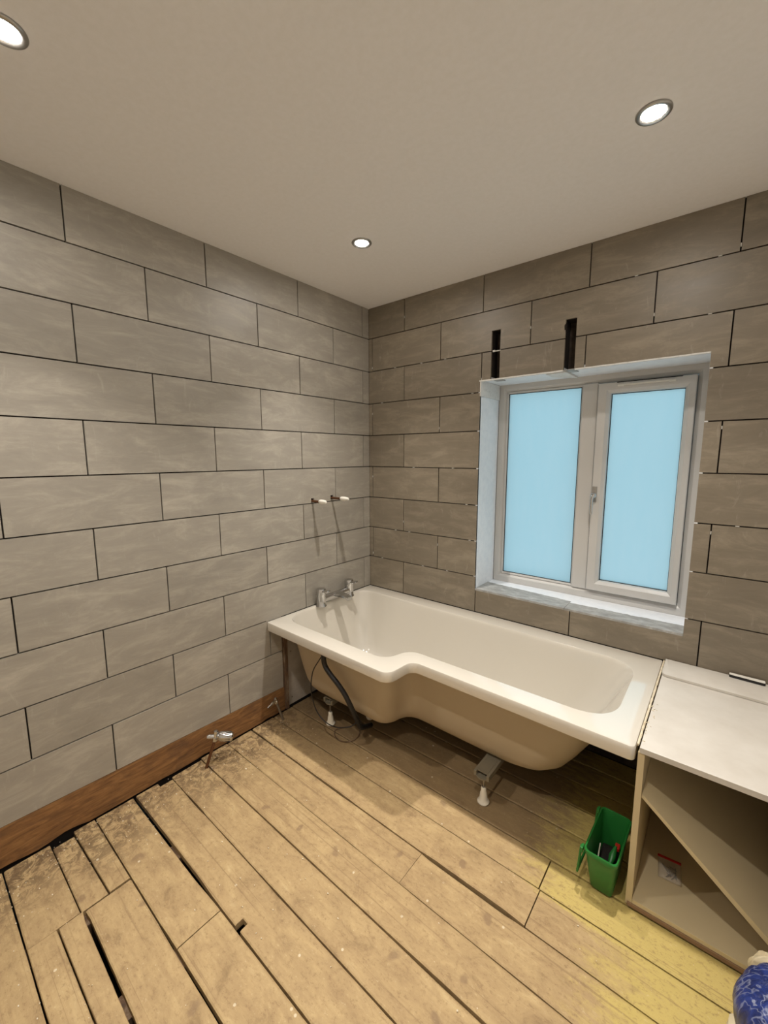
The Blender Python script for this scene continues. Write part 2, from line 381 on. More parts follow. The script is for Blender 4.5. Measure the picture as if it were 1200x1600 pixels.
# ragged break on the left edge of the right-hand chase, spacer left across the left-hand one
bm = bmesh.new()
bmesh.ops.create_icosphere(bm, subdivisions=1, radius=.012, matrix=Matrix.Translation((1.2125, .004, 2.03)) @ Matrix.Diagonal((.6, .5, 2.0, 1)))
ob('chipped_edge', bm, 'adhesive', wb)
bm = bmesh.new()
def spacer(x, z, vert):
    l, w = .010, .0014
    if vert: box(bm, x-w, x+w, -.003, .004, z-l*.6, z+l*.6)
    else: box(bm, x-l*.6, x+l*.6, -.003, .004, z-w, z+w)
for r in range(1, 10):
    first = .2855 if r % 2 else .0304
    for k in range(5):
        x = first + k*TW
        if x > RX: continue
        z = (zrow(r-1)+zrow(r))/2 + RND.uniform(-.08, .08)
        if not (WX0-.02 < x < WX1+.02 and WZ0-.05 < z < WZ1+.05) and RND.random() < .55: spacer(x, z, True)
        for dx in (RND.uniform(.02, .2), RND.uniform(.3, .48)):
            xx = x-dx
            if xx > .02 and not (WX0-.02 < xx < WX1+.02 and WZ0-.05 < zrow(r) < WZ1+.05) and r < 9 and RND.random() < .6 and not any(c[0]-.01 < xx < c[1]+.01 for c in chase): spacer(xx, zrow(r), False)
box(bm, .853, .866, .004, .012, zrow(2)-.004, zrow(2)+.005, .001); box(bm, .860, .896, .008, .012, zrow(2)-.003, zrow(2)+.002)
ob('tile_spacer', bm, 'spacer', wb, kind='stuff')
# wooden rail on the wall under the bath's rim
boxo('batten', (.9, 1.70, -.045, -.001, .455, .50), 'plaster', wb, .003)

# ------------------------------------------------------------------ floor
slab = boxo('floor', (-.15, RX+.12, RY-.12, .31, -.16, -.12), 'void'); struct(slab, 'bare dusty old floorboards with open gaps, some pieces short and butt-jointed')
for x in (.377, .72, 1.1, 1.478, 1.84):                                    # joists below the boards
    boxo('joist', (x-.035, x+.035, RY, 0, -.119, -.0225), 'stud', slab)
def L(a, b): return lambda x: a + b*x
E0, E1, E1b, E2, E2b, E2c, E3 = L(-2.105, 0), L(-1.959, -.004), L(-1.888, .0057), L(-1.814, -.0101), L(-1.825, -.0012), L(-1.756, .0258), L(-1.682, .0028)
E4, E5, E6, E7, E8, E9 = L(-1.539, .0033), L(-1.389, -.0043), L(-1.248, -.0025), L(-1.109, .0004), L(-.970, .0013), L(-.833, .0045)
E10, E11, E12, E13, E14 = L(-.703, .004), L(-.555, .0108), L(-.400, .0), L(-.262, 0), L(-.125, 0)
def bump_at(x, a, b, amt, s=.05):
    if x < a-s or x > b+s: return 0
    return amt*min(1, (x-a+s)/s, (b+s-x)/s)
def gap(i, x):            # half width of gap on joint i at x
    g = .0021 + .0014*max(0, noise.noise(Vector((x*4.3, i*7.7, 0)))) + .0007*noise.noise(Vector((x*31, i*3.1, 9)))
    if i == 4: g += bump_at(x, .06, .55, .0042, .12) + .0009
    if i == 2: g += bump_at(x, .40, .80, .0042, .03)
    if i == 8: g += bump_at(x, 1.14, 1.42, .0042, .05) + bump_at(x, .05, .7, .0012)
    if i == 9: g += bump_at(x, 1.5, 2.1, .0006)
    if i == 3: g += bump_at(x, .7, 1.1, .0018, .1)
    if i == 6: g += bump_at(x, 1.3, 1.7, .0018, .1)
    if i == 5: g += bump_at(x, .2, .3, .002, .03)+bump_at(x, .8, 1.5, .0008)
    return max(.0010, g)
def board(x0, x1, lo, li, hi, hj, x0b=None, notch=None, step=None, zj=None):
    """one floorboard from joint line lo (index li) up to joint line hi (index hj)"""
    bm = bmesh.new(); n = max(6, int((x1-x0)/.035)); xs = [x0 + (x1-x0)*k/n for k in range(n+1)]
    if notch: xs = sorted([q for q in xs if not (notch[0]-.004 < q < notch[1]+.004)] + [notch[0]-.0004, notch[0], notch[1], notch[1]+.0004])
    if step: xs = sorted([q for q in xs if abs(q-step[0]) > .004] + [step[0]-.0004, step[0]])
    zo = RND.uniform(-.0016, .0016) if zj is None else zj; tl = RND.uniform(-.001, .001); rows = []
    for x in xs:
        a = lo(x) + gap(li, x); b = hi(x) - gap(hj, x)
        if notch and notch[0] <= x <= notch[1]: a = lo(x) + notch[2]
        if step and x < step[0]: b = lo(x) + step[1]
        xx = x + (RND.uniform(-.004, .004) if x in (xs[0],) and x0 < .1 else 0)
        r = []
        for k, f in enumerate((0, .03, .5, .97, 1)):
            y = a + (b-a)*f; z = zo + tl*(f-.5) + .0007*noise.noise(Vector((x*3, y*9, 1))) - (.0022 if k in (0, 4) else 0)
            r.append(bm.verts.new((xx, y, z)))
        r.append(bm.verts.new((xx, b, -.022))); r.append(bm.verts.new((xx, a, -.022))); rows.append(r)
    for a, b in zip(rows, rows[1:]):
        for k in range(7): bm.faces.new((a[k], a[(k+1) % 7], b[(k+1) % 7], b[k]))
    bm.faces.new(rows[0]); bm.faces.new(rows[-1][::-1])
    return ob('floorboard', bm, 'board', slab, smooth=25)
XR = RX-.004
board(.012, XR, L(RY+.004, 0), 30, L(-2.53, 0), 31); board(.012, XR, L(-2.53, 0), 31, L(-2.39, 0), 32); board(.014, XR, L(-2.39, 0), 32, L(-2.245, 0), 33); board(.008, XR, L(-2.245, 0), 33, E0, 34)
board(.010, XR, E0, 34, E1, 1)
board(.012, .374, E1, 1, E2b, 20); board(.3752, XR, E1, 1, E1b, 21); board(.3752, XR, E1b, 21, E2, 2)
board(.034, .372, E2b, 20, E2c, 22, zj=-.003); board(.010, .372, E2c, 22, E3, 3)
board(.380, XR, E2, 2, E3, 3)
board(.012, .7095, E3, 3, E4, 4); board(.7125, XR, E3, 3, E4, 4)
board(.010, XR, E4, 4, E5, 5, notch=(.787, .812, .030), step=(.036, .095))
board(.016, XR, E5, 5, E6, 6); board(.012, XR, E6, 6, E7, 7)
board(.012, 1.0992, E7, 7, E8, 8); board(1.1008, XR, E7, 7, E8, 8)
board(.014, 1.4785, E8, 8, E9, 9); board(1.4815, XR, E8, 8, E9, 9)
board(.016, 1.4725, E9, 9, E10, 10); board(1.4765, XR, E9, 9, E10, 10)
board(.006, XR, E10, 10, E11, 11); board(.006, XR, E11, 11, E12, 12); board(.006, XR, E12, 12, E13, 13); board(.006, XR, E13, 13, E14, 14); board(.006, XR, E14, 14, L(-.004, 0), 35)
# trodden dust and plaster crumbs, too small to pick apart
bm = bmesh.new()
for k in range(420):
    if k < 260: x = .02 + abs(RND.gauss(0, .13)); y = RND.uniform(-2.1, -.8)
    else: x = RND.uniform(.2, 1.95); y = RND.uniform(-2.05, -.75)
    s = RND.uniform(.0008, .0022) * (1.7 if k % 23 == 0 else 1)
    bmesh.ops.create_icosphere(bm, subdivisions=1, radius=s, matrix=Matrix.Translation((x, y, .0022)) @ Matrix.Diagonal((RND.uniform(.7, 1.8), 1, .6, 1)))
ob('plaster_crumbs', bm, 'sealant', slab, kind='stuff')

# ------------------------------------------------------------------ window
win = empty('window_1', ((WX0+WX1)/2, .0, WZ0)); struct(win, 'white two-light window with frosted panes, right sash opening')
def wpart(name, bm, m, par=win, **k):
    o = ob(name, bm, m, None, **k); o.parent = par
    base = par
    off = Vector(win.location)
    for v in o.data.vertices: v.co -= off
    return o
def frame_bm(x0, x1, z0, z1, w, y0, y1, slope=.012, extra=None):
    """picture-frame with mitred, chamfered inner edge; w = (left,right,bottom,top) widths"""
    bm = bmesh.new(); l, r, b, t = w
    prof = [(0, y1), (0, y0), (1, y0), (1, y0+.0)]
    loops = []
    def loop(fx, y, ex=0):
        loops.append([bm.verts.new(p) for p in ((x0+l*fx+ex, y, z0+b*fx+ex), (x1-r*fx-ex, y, z0+b*fx+ex), (x1-r*fx-ex, y, z1-t*fx-ex), (x0+l*fx+ex, y, z1-t*fx-ex))])
    loop(0, y1); loop(0, y0+.003); loop(0, y0, .003); loop(1, y0, -slope-.004); loop(1, y0+.004, -slope); loop(1, y0+slope, -.002); loop(1, y0+slope+.004); loop(1, y1)
    n = len(loops)
    for i in range(n):
        a, c = loops[i], loops[(i+1) % n]
        for k in range(4): bm.faces.new((a[k], a[(k+1) % 4], c[(k+1) % 4], c[k]))
    return bm
FY = .24
fr = wpart('window_frame', frame_bm(WX0, WX1, WZ0, 1.850, (.045, .046, .050, .052), FY, FY+.07), 'upvc')
bm = bmesh.new(); box(bm, 1.243, 1.316, FY-.001, FY+.068, WZ0+.048, 1.80, .004); wpart('mullion', bm, 'upvc')
wpart('glazing_bead', frame_bm(.836, 1.2445, .738, 1.7985, (.010, .010, .010, .010), FY+.008, FY+.03, .006), 'upvc')
sash = wpart('sash', frame_bm(1.319, 1.713, .742, 1.792, (.055, .040, .052, .050), FY-.018, FY+.04), 'upvc')
bm = bmesh.new(); box(bm, 1.3155, 1.3195, FY-.003, FY+.01, .745, 1.79); box(bm, 1.40, 1.66, FY-.019, FY-.0165, 1.7885, 1.7925); wpart('seal', bm, 'black_seal')
bm = bmesh.new()
for (a, b, c, d) in ((.846, 1.2345, .748, 1.7885), (1.374, 1.673, .794, 1.742)):
    for q in ((a, a+.003, c, d), (b-.003, b, c, d), (a, b, c, c+.003), (a, b, d-.003, d)): box(bm, q[0], q[1], FY+.017, FY+.021, q[2], q[3])
wpart('pane_seal', bm, 'black_seal')
for (a, b, c, d) in ((.842, 1.238, .742, 1.794), (1.3705, 1.6765, .790, 1.746)):
    bm = bmesh.new(); box(bm, a, b, FY+.021, FY+.027, c, d); wpart('pane', bm, 'glass')
bm = bmesh.new(); box(bm, 1.405, 1.638, FY-.026, FY-.018, 1.7725, 1.780, .002); box(bm, 1.405, 1.432, FY-.029, FY-.018, 1.7695, 1.7765, .002); box(bm, 1.610, 1.638, FY-.029, FY-.018, 1.7695, 1.7765, .002); wpart('vent_strip', bm, 'plastic_white')
hd = empty('handle', (1.333-win.location.x, FY-.018, 1.24-win.location.z)); hd.parent = win
bm = bmesh.new(); box(bm, -.011, .011, -.006, 0, -.035, .045, .002); ob('backplate', bm, 'steel', hd)
bm = bmesh.new(); lathe(bm, [(.012, .0), (.014, .012), (.012, .026), (.006, .03)], (0, -.004, .0), (0, -1, 0), 16)
tube(bm, spline([(0, -.026, .0), (-.004, -.034, -.02), (-.005, -.030, -.06), (-.004, -.027, -.095)], 5), [.009, .009, .009, .0085, .008, .0075, .0075, .007, .007, .007, .007, .0065, .0065, .006, .006, .005], 10)
ob('lever', bm, 'chrome', hd, smooth=50)
# reveals
bm = bmesh.new(); box(bm, WX0-.011, WX0, .001, FY, WZ0, WZ1+.01, .001); wpart('reveal_lining', bm, 'white_reveal')
bm = bmesh.new(); box(bm, WX1, WX1+.011, .001, FY, WZ0, WZ1+.01, .001); wpart('reveal_lining', bm, 'white_reveal')
bm = cells(WX0-.003, WX1, .004, FY, WZ1, WZ1+.0115, [(c[0], c[1], -1, .078) for c in chase], lambda u, v, w: (u, v, w)); wpart('soffit_lining', bm, 'white_reveal')
bm = bmesh.new(); box(bm, WX0-.011, WX1+.011, .012, FY+.07, WZ0-.0135, WZ0-.001); wpart('sill_filler', bm, 'white_rough')
def ragged(x0, x1, yf, yb, amp, z0, z1, seed, n=60, ampf=0.0):
    bm = bmesh.new(); rows = []
    for k in range(n+1):
        x = x0 + (x1-x0)*k/n
        b = yb(x) + amp*noise.noise(Vector((x*17, seed, 0))) + amp*.6*noise.noise(Vector((x*61, seed, 4)))
        f = yf + ampf*noise.noise(Vector((x*23, seed, 8)))
        rows.append([bm.verts.new(q) for q in ((x, f, z0), (x, f, z1), (x, b, z1), (x, b, z0))])
    for a, b in zip(rows, rows[1:]):
        for k in range(4): bm.faces.new((a[k], a[(k+1) % 4], b[(k+1) % 4], b[k]))
    bm.faces.new(rows[0]); bm.faces.new(rows[-1][::-1]); return bm
wpart('sill_tile', ragged(WX0+.001, 1.2775, .0, lambda x: .165-(x-.8)*.09, .008, WZ0-.006, WZ0+.004, 3), 'sill_grey', label='grey sill tile with a rough cut back edge')
wpart('sill_tile', ragged(1.2795, WX1-.001, .0, lambda x: .098+(x-1.3)*.02, .010, WZ0-.006, WZ0+.004, 5), 'sill_grey')
wpart('sill_board', ragged(WX0+.001, WX1-.001, .080, lambda x: FY-.001, .0, WZ0-.0012, WZ0+.0020, 6, 40), 'white_reveal')
# short strips of board stuck round the head of the opening
bm = bmesh.new(); box(bm, WX0+.0004, WX0+.006, -.006, .234, 1.756, 1.8375, .001); wpart('trim_piece', bm, 'white_rough', label='stubby white packing board at the top of the left reveal')
wpart('trim_piece', ragged(WX0-.006, 1.212, -.002, lambda x: .0105, .002, WZ1-.007, WZ1-.0004, 9, 50, .004), 'white_rough')
wpart('trim_piece', ragged(1.264, WX1-.001, -.002, lambda x: .0105, .002, WZ1-.006, WZ1-.0004, 11, 40, .004), 'white_rough')
wpart('trim_piece', ragged(1.13, 1.222, .012, lambda x: .10+(x-1.13)*1.2, .004, WZ1-.010, WZ1-.0005, 13, 20), 'white_rough')
for a, b in ((.850, .898), (1.2145, 1.262)):
    bm = bmesh.new(); box(bm, a, b, .0, .078, WZ1-.0035, WZ1-.0004); wpart('soffit_patch', bm, 'sill_grey', label='grey tile offcut under the wall chase')

# ------------------------------------------------------------------ downlights
def downlight(x, y, label):
    t = empty('downlight', (x, y, H)); tag(t, label, 'downlight', 'recessed ceiling downlights')
    bm = bmesh.new()
    prof = [(.0315, -.0005), (.0435, -.0005), (.0440, -.003), (.0415, -.0062), (.0360, -.0075), (.0320, -.006), (.0280, -.0035), (.0265, -.0015), (.0265, -.0005)]
    lathe(bm, prof, (0, 0, 0), (0, 0, 1), 40, False); ob('bezel', bm, 'steel', t, smooth=True)
    bm = bmesh.new(); lathe(bm, [(.0262, -.0004), (.0262, -.0040), (.022, -.0064), (.014, -.0076), (.004, -.0080)], (0, 0, 0), (0, 0, 1), 32); ob('lamp_face', bm, 'lamp', t, smooth=40)
    l = bpy.data.lights.new('downlight_lamp', 'AREA'); l.shape = 'DISK'; l.size = .05; l.energy = LAMP_W; l.color = LAMP_COL; l.spread = LAMP_SPREAD
    o = bpy.data.objects.new('lamp_light', l); COL.objects.link(o); o.location = (0, 0, -.0095); o.parent = t
downlight(.528, -.641, 'lit downlight in the ceiling near the corner above the bath taps')
downlight(1.610, -.649, 'lit downlight in the ceiling in front of the window, at upper right')
downlight(.545, -1.816, 'lit downlight cut off at the upper left edge of the photo')
downlight(1.610, -1.822, 'ceiling downlight nearest the camera, above and behind it, out of view')

# ------------------------------------------------------------------ bath
def fillet(pts, radii, k=14):
    out = []; n = len(pts)
    for i in range(n):
        p = Vector(pts[i]); a = (Vector(pts[i-1])-p).normalized(); b = (Vector(pts[(i+1) % n])-p).normalized()
        ang = a.angle(b); r = radii[i]; d = r/math.tan(ang/2); d = min(d, .49*(Vector(pts[i-1])-p).length, .49*(Vector(pts[(i+1) % n])-p).length)
        p0 = p+a*d; p1 = p+b*d
        for j in range(k+1):
            s = j/k; q = p0*(1-s)**2 + p*2*s*(1-s)*(.92) + p1*s*s + (p0+p1)*.5*2*s*(1-s)*.08
            out.append(q)
    return out
OUT = [(.001, -.002), (1.700, -.002), (1.700, -.712), (.858, -.702), (.846, -.856), (.001, -.846)]
INN = [(.030, -.105), (1.618, -.118), (1.618, -.612), (.785, -.618), (.752, -.760), (.030, -.752)]
BOT = [(.150, -.215), (1.300, -.215), (1.300, -.505), (.690, -.500), (.665, -.650), (.150, -.650)]
RO, RI, RB = [.006, .010, .018, .045, .050, .012], [.09, .13, .13, .075, .085, .13], [.10, .12, .12, .08, .07, .09]
def lerp(A, B, f): return [(a[0]+(b[0]-a[0])*f, a[1]+(b[1]-a[1])*f) for a, b in zip(A, B)]
def off(A, d):            # push L-shaped outline outwards by d
    sg = [(-1, 1), (1, 1), (1, -1), (1, -1), (1, -1), (-1, -1)]
    return [(p[0]+s[0]*d, p[1]+s[1]*d) for p, s in zip(A, sg)]
bath = empty('bathtub', (.85, -.42, 0))
tag(bath, 'white L-shaped shower bath without its panel, standing on feet under the window', 'bathtub')
bm = bmesh.new(); bo = Vector((.85, -.42, 0)); loops = []
def lp(pts, rad, z): loops.append([bm.verts.new(Vector((q[0], q[1], z))-bo) for q in fillet(pts, rad)])
ZR = .557; ZI = .175; ZH = .155
prof = [(1, 1), (.86, .985), (.70, .93), (.57, .84), (.44, .68), (.30, .48), (.17, .28), (.07, .11), (.02, .04), (0, .012)]
for f, zf in prof: lp(lerp(INN, BOT, f), [a+(b-a)*f for a, b in zip(RI, RB)], ZR-.002-(ZR-ZI)*zf)
lp(off(INN, .004), RI, ZR-.0006); lp(off(INN, .009), RI, ZR)
lp(off(OUT, -.007), RO, ZR); lp(off(OUT, -.002), RO, ZR-.0015); lp(OUT, RO, ZR-.007)
lp(OUT, RO, .512); lp(off(OUT, -.001), RO, .510); lp(off(OUT, -.005), RO, .510); lp(off(OUT, -.006), RO, .546)
for f, zf in prof[::-1]: lp(off(lerp(INN, BOT, f), .012), [a+(b-a)*f+.01 for a, b in zip(RI, RB)], min(.546, .552-(.552-ZH)*zf))
for a, b in zip(loops, loops[1:]):
    n = len(a)
    for k in range(n): bm.faces.new((a[k], a[(k+1) % n], b[(k+1) % n], b[k]))
bm.faces.new(loops[0][::-1]); bm.faces.new(loops[-1])
tub = ob('tub', bm, 'tub', bath, smooth=38)
tub.data.materials.append(M['tub_back'])
ni = len(loops[0]); base = (len(loops)-11)*ni
for p in tub.data.polygons:
    if min(p.vertices) >= base: p.material_index = 1
# cradle channels with screw feet
def bpart(name, bm, m, **k):
    o = ob(name, bm, m, bath, **k)
    for v in o.data.vertices: v.co -= bo
    return o
for x, y0, y1, feet in ((.300, -.690, -.16, [(.300, -.672), (.300, -.19)]), (1.172, -.650, -.14, [(1.172, -.622), (1.172, -.17)])):
    bm = bmesh.new(); zc = .128
    box(bm, x-.034, x-.022, y0, y1, zc, zc+.024, .002); box(bm, x+.022, x+.034, y0, y1, zc, zc+.024, .002); box(bm, x-.0225, x+.0225, y0+.012, y1, zc+.019, zc+.024)
    lathe(bm, [(.030, zc+.0), (.030, zc+.006)], (x, y0+.022, 0), (0, 0, 1), 20)
    bpart('support_channel', bm, 'bracket')
    for fx, fy in feet:
        bm = bmesh.new(); lathe(bm, [(.0042, .045), (.0042, .150)], (fx, fy, 0), (0, 0, 1), 10); lathe(bm, [(.0085, .120), (.0085, .1275)], (fx, fy, 0), (0, 0, 1), 6); lathe(bm, [(.0075, .072), (.0075, .078)], (fx, fy, 0), (0, 0, 1), 6)
        bpart('threaded_rod', bm, 'steel')
        bm = bmesh.new(); lathe(bm, [(.024, .0032), (.025, .008), (.0215, .013), (.0165, .020), (.0145, .045), (.0115, .052), (.0105, .070), (.008, .073)], (fx, fy, 0), (0, 0, 1), 24); bpart('foot', bm, 'plastic_foot', smooth=40)
# trap under the waste
bm = bmesh.new(); tube(bm, spline([(.52, -.50, .158), (.52, -.52, .125), (.50, -.56, .088), (.47, -.54, .058), (.42, -.42, .075), (.40, -.25, .08)], 6), .021, 14); bpart('waste_trap', bm, 'plastic_foot', smooth=50)
bm = bmesh.new(); tube(bm, spline([(.408, -.800, .497), (.402, -.803, .47), (.405, -.800, .43), (.43, -.795, .395), (.478, -.785, .35), (.512, -.775, .308), (.535, -.765, .262), (.549, -.750, .212), (.556, -.725, .150), (.553, -.70, .108), (.545, -.62, .075)], 5), .0125, 14)
tube(bm, [(.395, -.803, .485), (.455, -.800, .488)], .013, 12)
bpart('overflow_hose', bm, 'black', smooth=50, label='thick black hose looping down from under the rim')

# sealant and mess along the bath's right-hand edge
sb = empty('sealant_bead', (1.704, -.35, ZR)); tag(sb, 'messy cream sealant bead between the bath rim and the white cupboard top', 'sealant')
bm = bmesh.new(); tube(bm, [(.0015*noise.noise(Vector((k*.9, 1, 0))), -.34+.68*k/40, .001) for k in range(41)], [.0036+.0018*noise.noise(Vector((k*.7, 4, 2))) for k in range(41)], 8)
for k in range(18):
    y = RND.uniform(-.33, -.03); s = RND.uniform(.001, .0035)
    bmesh.ops.create_icosphere(bm, subdivisions=1, radius=s, matrix=Matrix.Translation((RND.uniform(.003, .022), y, .001)) @ Matrix.Rotation(RND.uniform(0, 3), 4, 'Z') @ Matrix.Diagonal((RND.uniform(1, 2.6), .7, .35, 1)))
ob('bead', bm, 'sealant', sb, smooth=60)

# ------------------------------------------------------------------ bath tap
tap = empty('bath_mixer_tap', (.046, -.375, ZR)); tag(tap, 'chrome two-pillar bath mixer tap on the rim against the left wall', 'tap')
for dy in (-.118, .118):
    bm = bmesh.new(); lathe(bm, [(.033, .0), (.032, .004), (.028, .009), (.0265, .064), (.028, .067), (.028, .099), (.025, .106), (.006, .109)], (0, dy, 0), (0, 0, 1), 28); ob('pillar', bm, 'chrome', tap, smooth=40)
    bm = bmesh.new(); rot = (Matrix.Rotation(math.radians(-8), 3, 'Y'), Vector((0, dy, .088)))
    box(bm, .004, .070, dy-.014, dy+.014, .084, .097, .004, rot); ob('lever', bm, 'chrome', tap, smooth=40)
bm = bmesh.new(); tube(bm, [(0, -.10, .040), (0, -.05, .040), (0, .05, .040), (0, .10, .040)], [.0215, .019, .019, .0215], 20); ob('body', bm, 'chrome', tap, smooth=40)
bm = bmesh.new(); V = []
for x, hw, z0, z1 in ((-.004, .026, .030, .056), (.03, .025, .036, .058), (.075, .023, .040, .054), (.108, .021, .036, .050), (.118, .020, .026, .046)):
    V.append([bm.verts.new(q) for q in ((x, -hw, z0), (x, hw, z0), (x, hw, z1), (x, -hw, z1))])
for a, b in zip(V, V[1:]):
    for k in range(4): bm.faces.new((a[k], a[(k+1) % 4], b[(k+1) % 4], b[k]))
bm.faces.new(V[0][::-1]); bm.faces.new(V[-1]); bmesh.ops.bevel(bm, geom=bm.edges[:], offset=.002, segments=2, affect='EDGES'); ob('spout', bm, 'chrome', tap, smooth=40)

# ------------------------------------------------------------------ pipe stubs in the left wall
for y, z, l1, l2, lab in ((-.504, 1.182, .066, .118, 'short capped copper pipe stub in the left wall, the one further from the corner'), (-.351, 1.189, .082, .144, 'short capped copper pipe stub in the left wall, nearer the corner')):
    t = empty('pipe_stub', (0, y, z)); tag(t, lab, 'pipe', 'capped pipe stubs above the bath')
    bm = bmesh.new(); tube(bm, [(-.10, 0, 0), (l1+.01, 0, -.001)], .0072, 12); ob('pipe', bm, 'copper', t, smooth=40)
    bm = bmesh.new(); tube(bm, [(l1-.004, 0, 0), (l1, 0, 0), (l1+.012, 0, 0), (l1+.03, 0, 0), (l2-.008, 0, 0), (l2, 0, 0)], [.0085, .0115, .0135, .0130, .0105, .006], 14)
    for v in bm.verts: v.co += v.normal*0 + Vector((0, 1, 1))*.0012*noise.noise(v.co*160)
    ob('cap', bm, 'plastic_white', t, smooth=40)

# ------------------------------------------------------------------ radiator valves
t = empty('radiator_valve', (.086, -1.261, 0)); tag(t, 'chrome thermostatic radiator valve on a brown pipe rising from the floor by the left wall', 'valve')
bm = bmesh.new(); tube(bm, [(0, 0, -.03), (0, .002, .004), (-.001, .050, .112)], .0068, 12); ob('pipe', bm, 'copper', t, smooth=40)
bm = bmesh.new(); lathe(bm, [(.0105, .0), (.0115, .004), (.0115, .016), (.009, .019), (.009, .032), (.0125, .034), (.0125, .046), (.006, .050)], (-.001, .048, .108), (-.01, .25, .97), 6)
tube(bm, [(-.001, .057, .128), (-.018, .036, .130), (-.026, .026, .130)], [.009, .0105, .008], 10)
ob('valve_body', bm, 'chrome', t, smooth=30)
d = Vector((.62, .72, -.16)).normalized(); c0 = Vector((.000, .058, .130))
bm = bmesh.new(); lathe(bm, [(.009, 0), (.012, .006), (.011, .010), (.0185, .012), (.0225, .020), (.0235, .045), (.0205, .070), (.016, .075), (.013, .073)], c0, d, 28); ob('thermostat_head', bm, 'chrome', t, smooth=35)
bm = bmesh.new()
u = d.orthogonal().normalized(); w = d.cross(u)
for k in range(10):
    a = 2*math.pi*k/10; q = c0 + d*.055 + (u*math.cos(a)+w*math.sin(a))*.0222; tube(bm, [q-d*.012, q+d*.010], .0016, 6)
ob('grip_rib', bm, 'black_seal', t, kind='stuff')
t = empty('lockshield_valve', (.070, -.812, 0)); tag(t, 'small chrome lockshield valve on a thin pipe just left of the bath', 'valve')
bm = bmesh.new(); tube(bm, [(0, 0, -.03), (0, 0, .002), (-.030, -.018, .098)], .0066, 12); ob('pipe', bm, 'grey_pipe', t, smooth=40)
bm = bmesh.new(); lathe(bm, [(.009, 0), (.0105, .004), (.0105, .014), (.008, .017), (.008, .030), (.009, .034), (.004, .037)], (-.028, -.017, .092), (-.22, -.12, .95), 8); tube(bm, [(-.034, -.019, .112), (-.032, -.040, .106), (-.030, -.056, .101)], [.0085, .0105, .008], 10); tube(bm, [(-.030, -.054, .1015), (-.029, -.076, .094)], [.0055, .0052], 8)
ob('valve_body', bm, 'chrome', t, smooth=30)

# ------------------------------------------------------------------ black cable
bm = bmesh.new(); tube(bm, spline([(.402, -.812, .48), (.375, -.812, .443), (.336, -.812, .385), (.315, -.81, .325), (.305, -.805, .265), (.306, -.80, .215), (.325, -.795, .160), (.352, -.79, .128), (.395, -.785, .108), (.450, -.78, .108), (.505, -.772, .125), (.535, -.755, .135), (.552, -.740, .152)], 6), .0028, 8)
bpart('cable', bm, 'black', smooth=50, label='thin black cable looping beside the thick hose')
bm = bmesh.new(); tube(bm, spline([(.375, -.66, .0055), (.362, -.695, .0055), (.392, -.728, .0055), (.445, -.738, .0055), (.487, -.705, .0055), (.488, -.655, .006), (.46, -.61, .006)], 7), .0022, 6)
tag(ob('wire', bm, 'stud', smooth=50), 'thin dull wire curled on the floorboards under the bath', 'wire')

# ------------------------------------------------------------------ cupboard
CX0, CX1, CY = 1.7065, 2.190, -.697
cup = empty('base_cupboard', (1.95, -.35, 0)); tag(cup, 'open-fronted white cupboard carcass at the right-hand end of the bath', 'cupboard')
co = Vector((1.95, -.35, 0))
def cpart(name, dims, m, bev=.0008, **k):
    o = boxo(name, dims, m, cup, bev, **k)
    for v in o.data.vertices: v.co -= co
    return o
cpart('side_panel', (CX0, CX0+.018, CY+.001, -.004, .004, .5385), 'board_in')
cpart('side_panel', (CX1-.018, CX1, CY+.001, -.004, .004, .5385), 'board_white')
cpart('top_panel', (CX0+.004, CX1+.008, CY-.003, -.003, .539, .557), 'board_white', .001)
cpart('bottom_panel', (CX0+.0185, CX1-.0185, CY, -.012, .016, .030), 'board_in')
cpart('back_panel', (CX0+.0185, CX1-.0185, -.0118, -.004, .0305, .5385), 'board_in')
cpart('plinth_strip', (CX0+.006, CX1-.004, CY-.004, CY+.016, .0028, .0155), 'chip', label='raw brown strip under the front edge')
# loose shelf leaning across the cupboard
sh = empty('loose_shelf', (1.94, -.35, .21)); tag(sh, 'white shelf board fallen at a slant inside the open cupboard', 'shelf')
bm = bmesh.new(); a0 = Vector((1.7255, .400)); a1 = Vector((2.165, .0345)); dd = (a1-a0).normalized(); nn = Vector((-dd.y, dd.x))
if nn.y < 0: nn = -nn
a1 = Vector((2.150, a0.y + (2.150-a0.x)*dd.y/dd.x))
q = [a0-nn*.016, a1-nn*.016, a1, a0]; q[1].x = min(q[1].x, 2.168)
for p in q: p.x = max(p.x, 1.7252)
V = [[bm.verts.new((p.x-1.94, y+.35, p.y-.21)) for p in q] for y in (-.688, -.03)]
for k in range(4): bm.faces.new((V[0][k], V[0][(k+1) % 4], V[1][(k+1) % 4], V[1][k]))
bm.faces.new(V[0][::-1]); bm.faces.new(V[1]); ob('board', bm, 'board_in', sh)
# things on the cupboard top
st = empty('window_board_strip', (1.95, -.085, .557)); tag(st, 'narrow white board strip lying along the tiles on the cupboard top', 'board')
bm = bmesh.new(); pts = fillet([(1.709, -.006), (2.195, -.006), (2.195, -.162), (1.709, -.164)], [.002, .002, .004, .022], 6)
lo = [bm.verts.new((p.x-1.95, p.y+.085, .0015)) for p in pts]; mi = [bm.verts.new((p.x-1.95, p.y+.085, .0105)) for p in pts]
cx = [bm.verts.new(((p.x-1.95)*.985, (p.y+.085)*.96, .0125)) for p in pts]; n = len(pts)
for A, B in ((lo, mi), (mi, cx)):
    for k in range(n): bm.faces.new((A[k], A[(k+1) % n], B[(k+1) % n], B[k]))
bm.faces.new(lo[::-1]); bm.faces.new(cx); ob('board', bm, 'board_white', st, smooth=30)
wd = empty('packing_wedge', (1.975, -.020, .57)); tag(wd, 'small dark wedge with a white top on the board strip against the tiles', 'wedge')
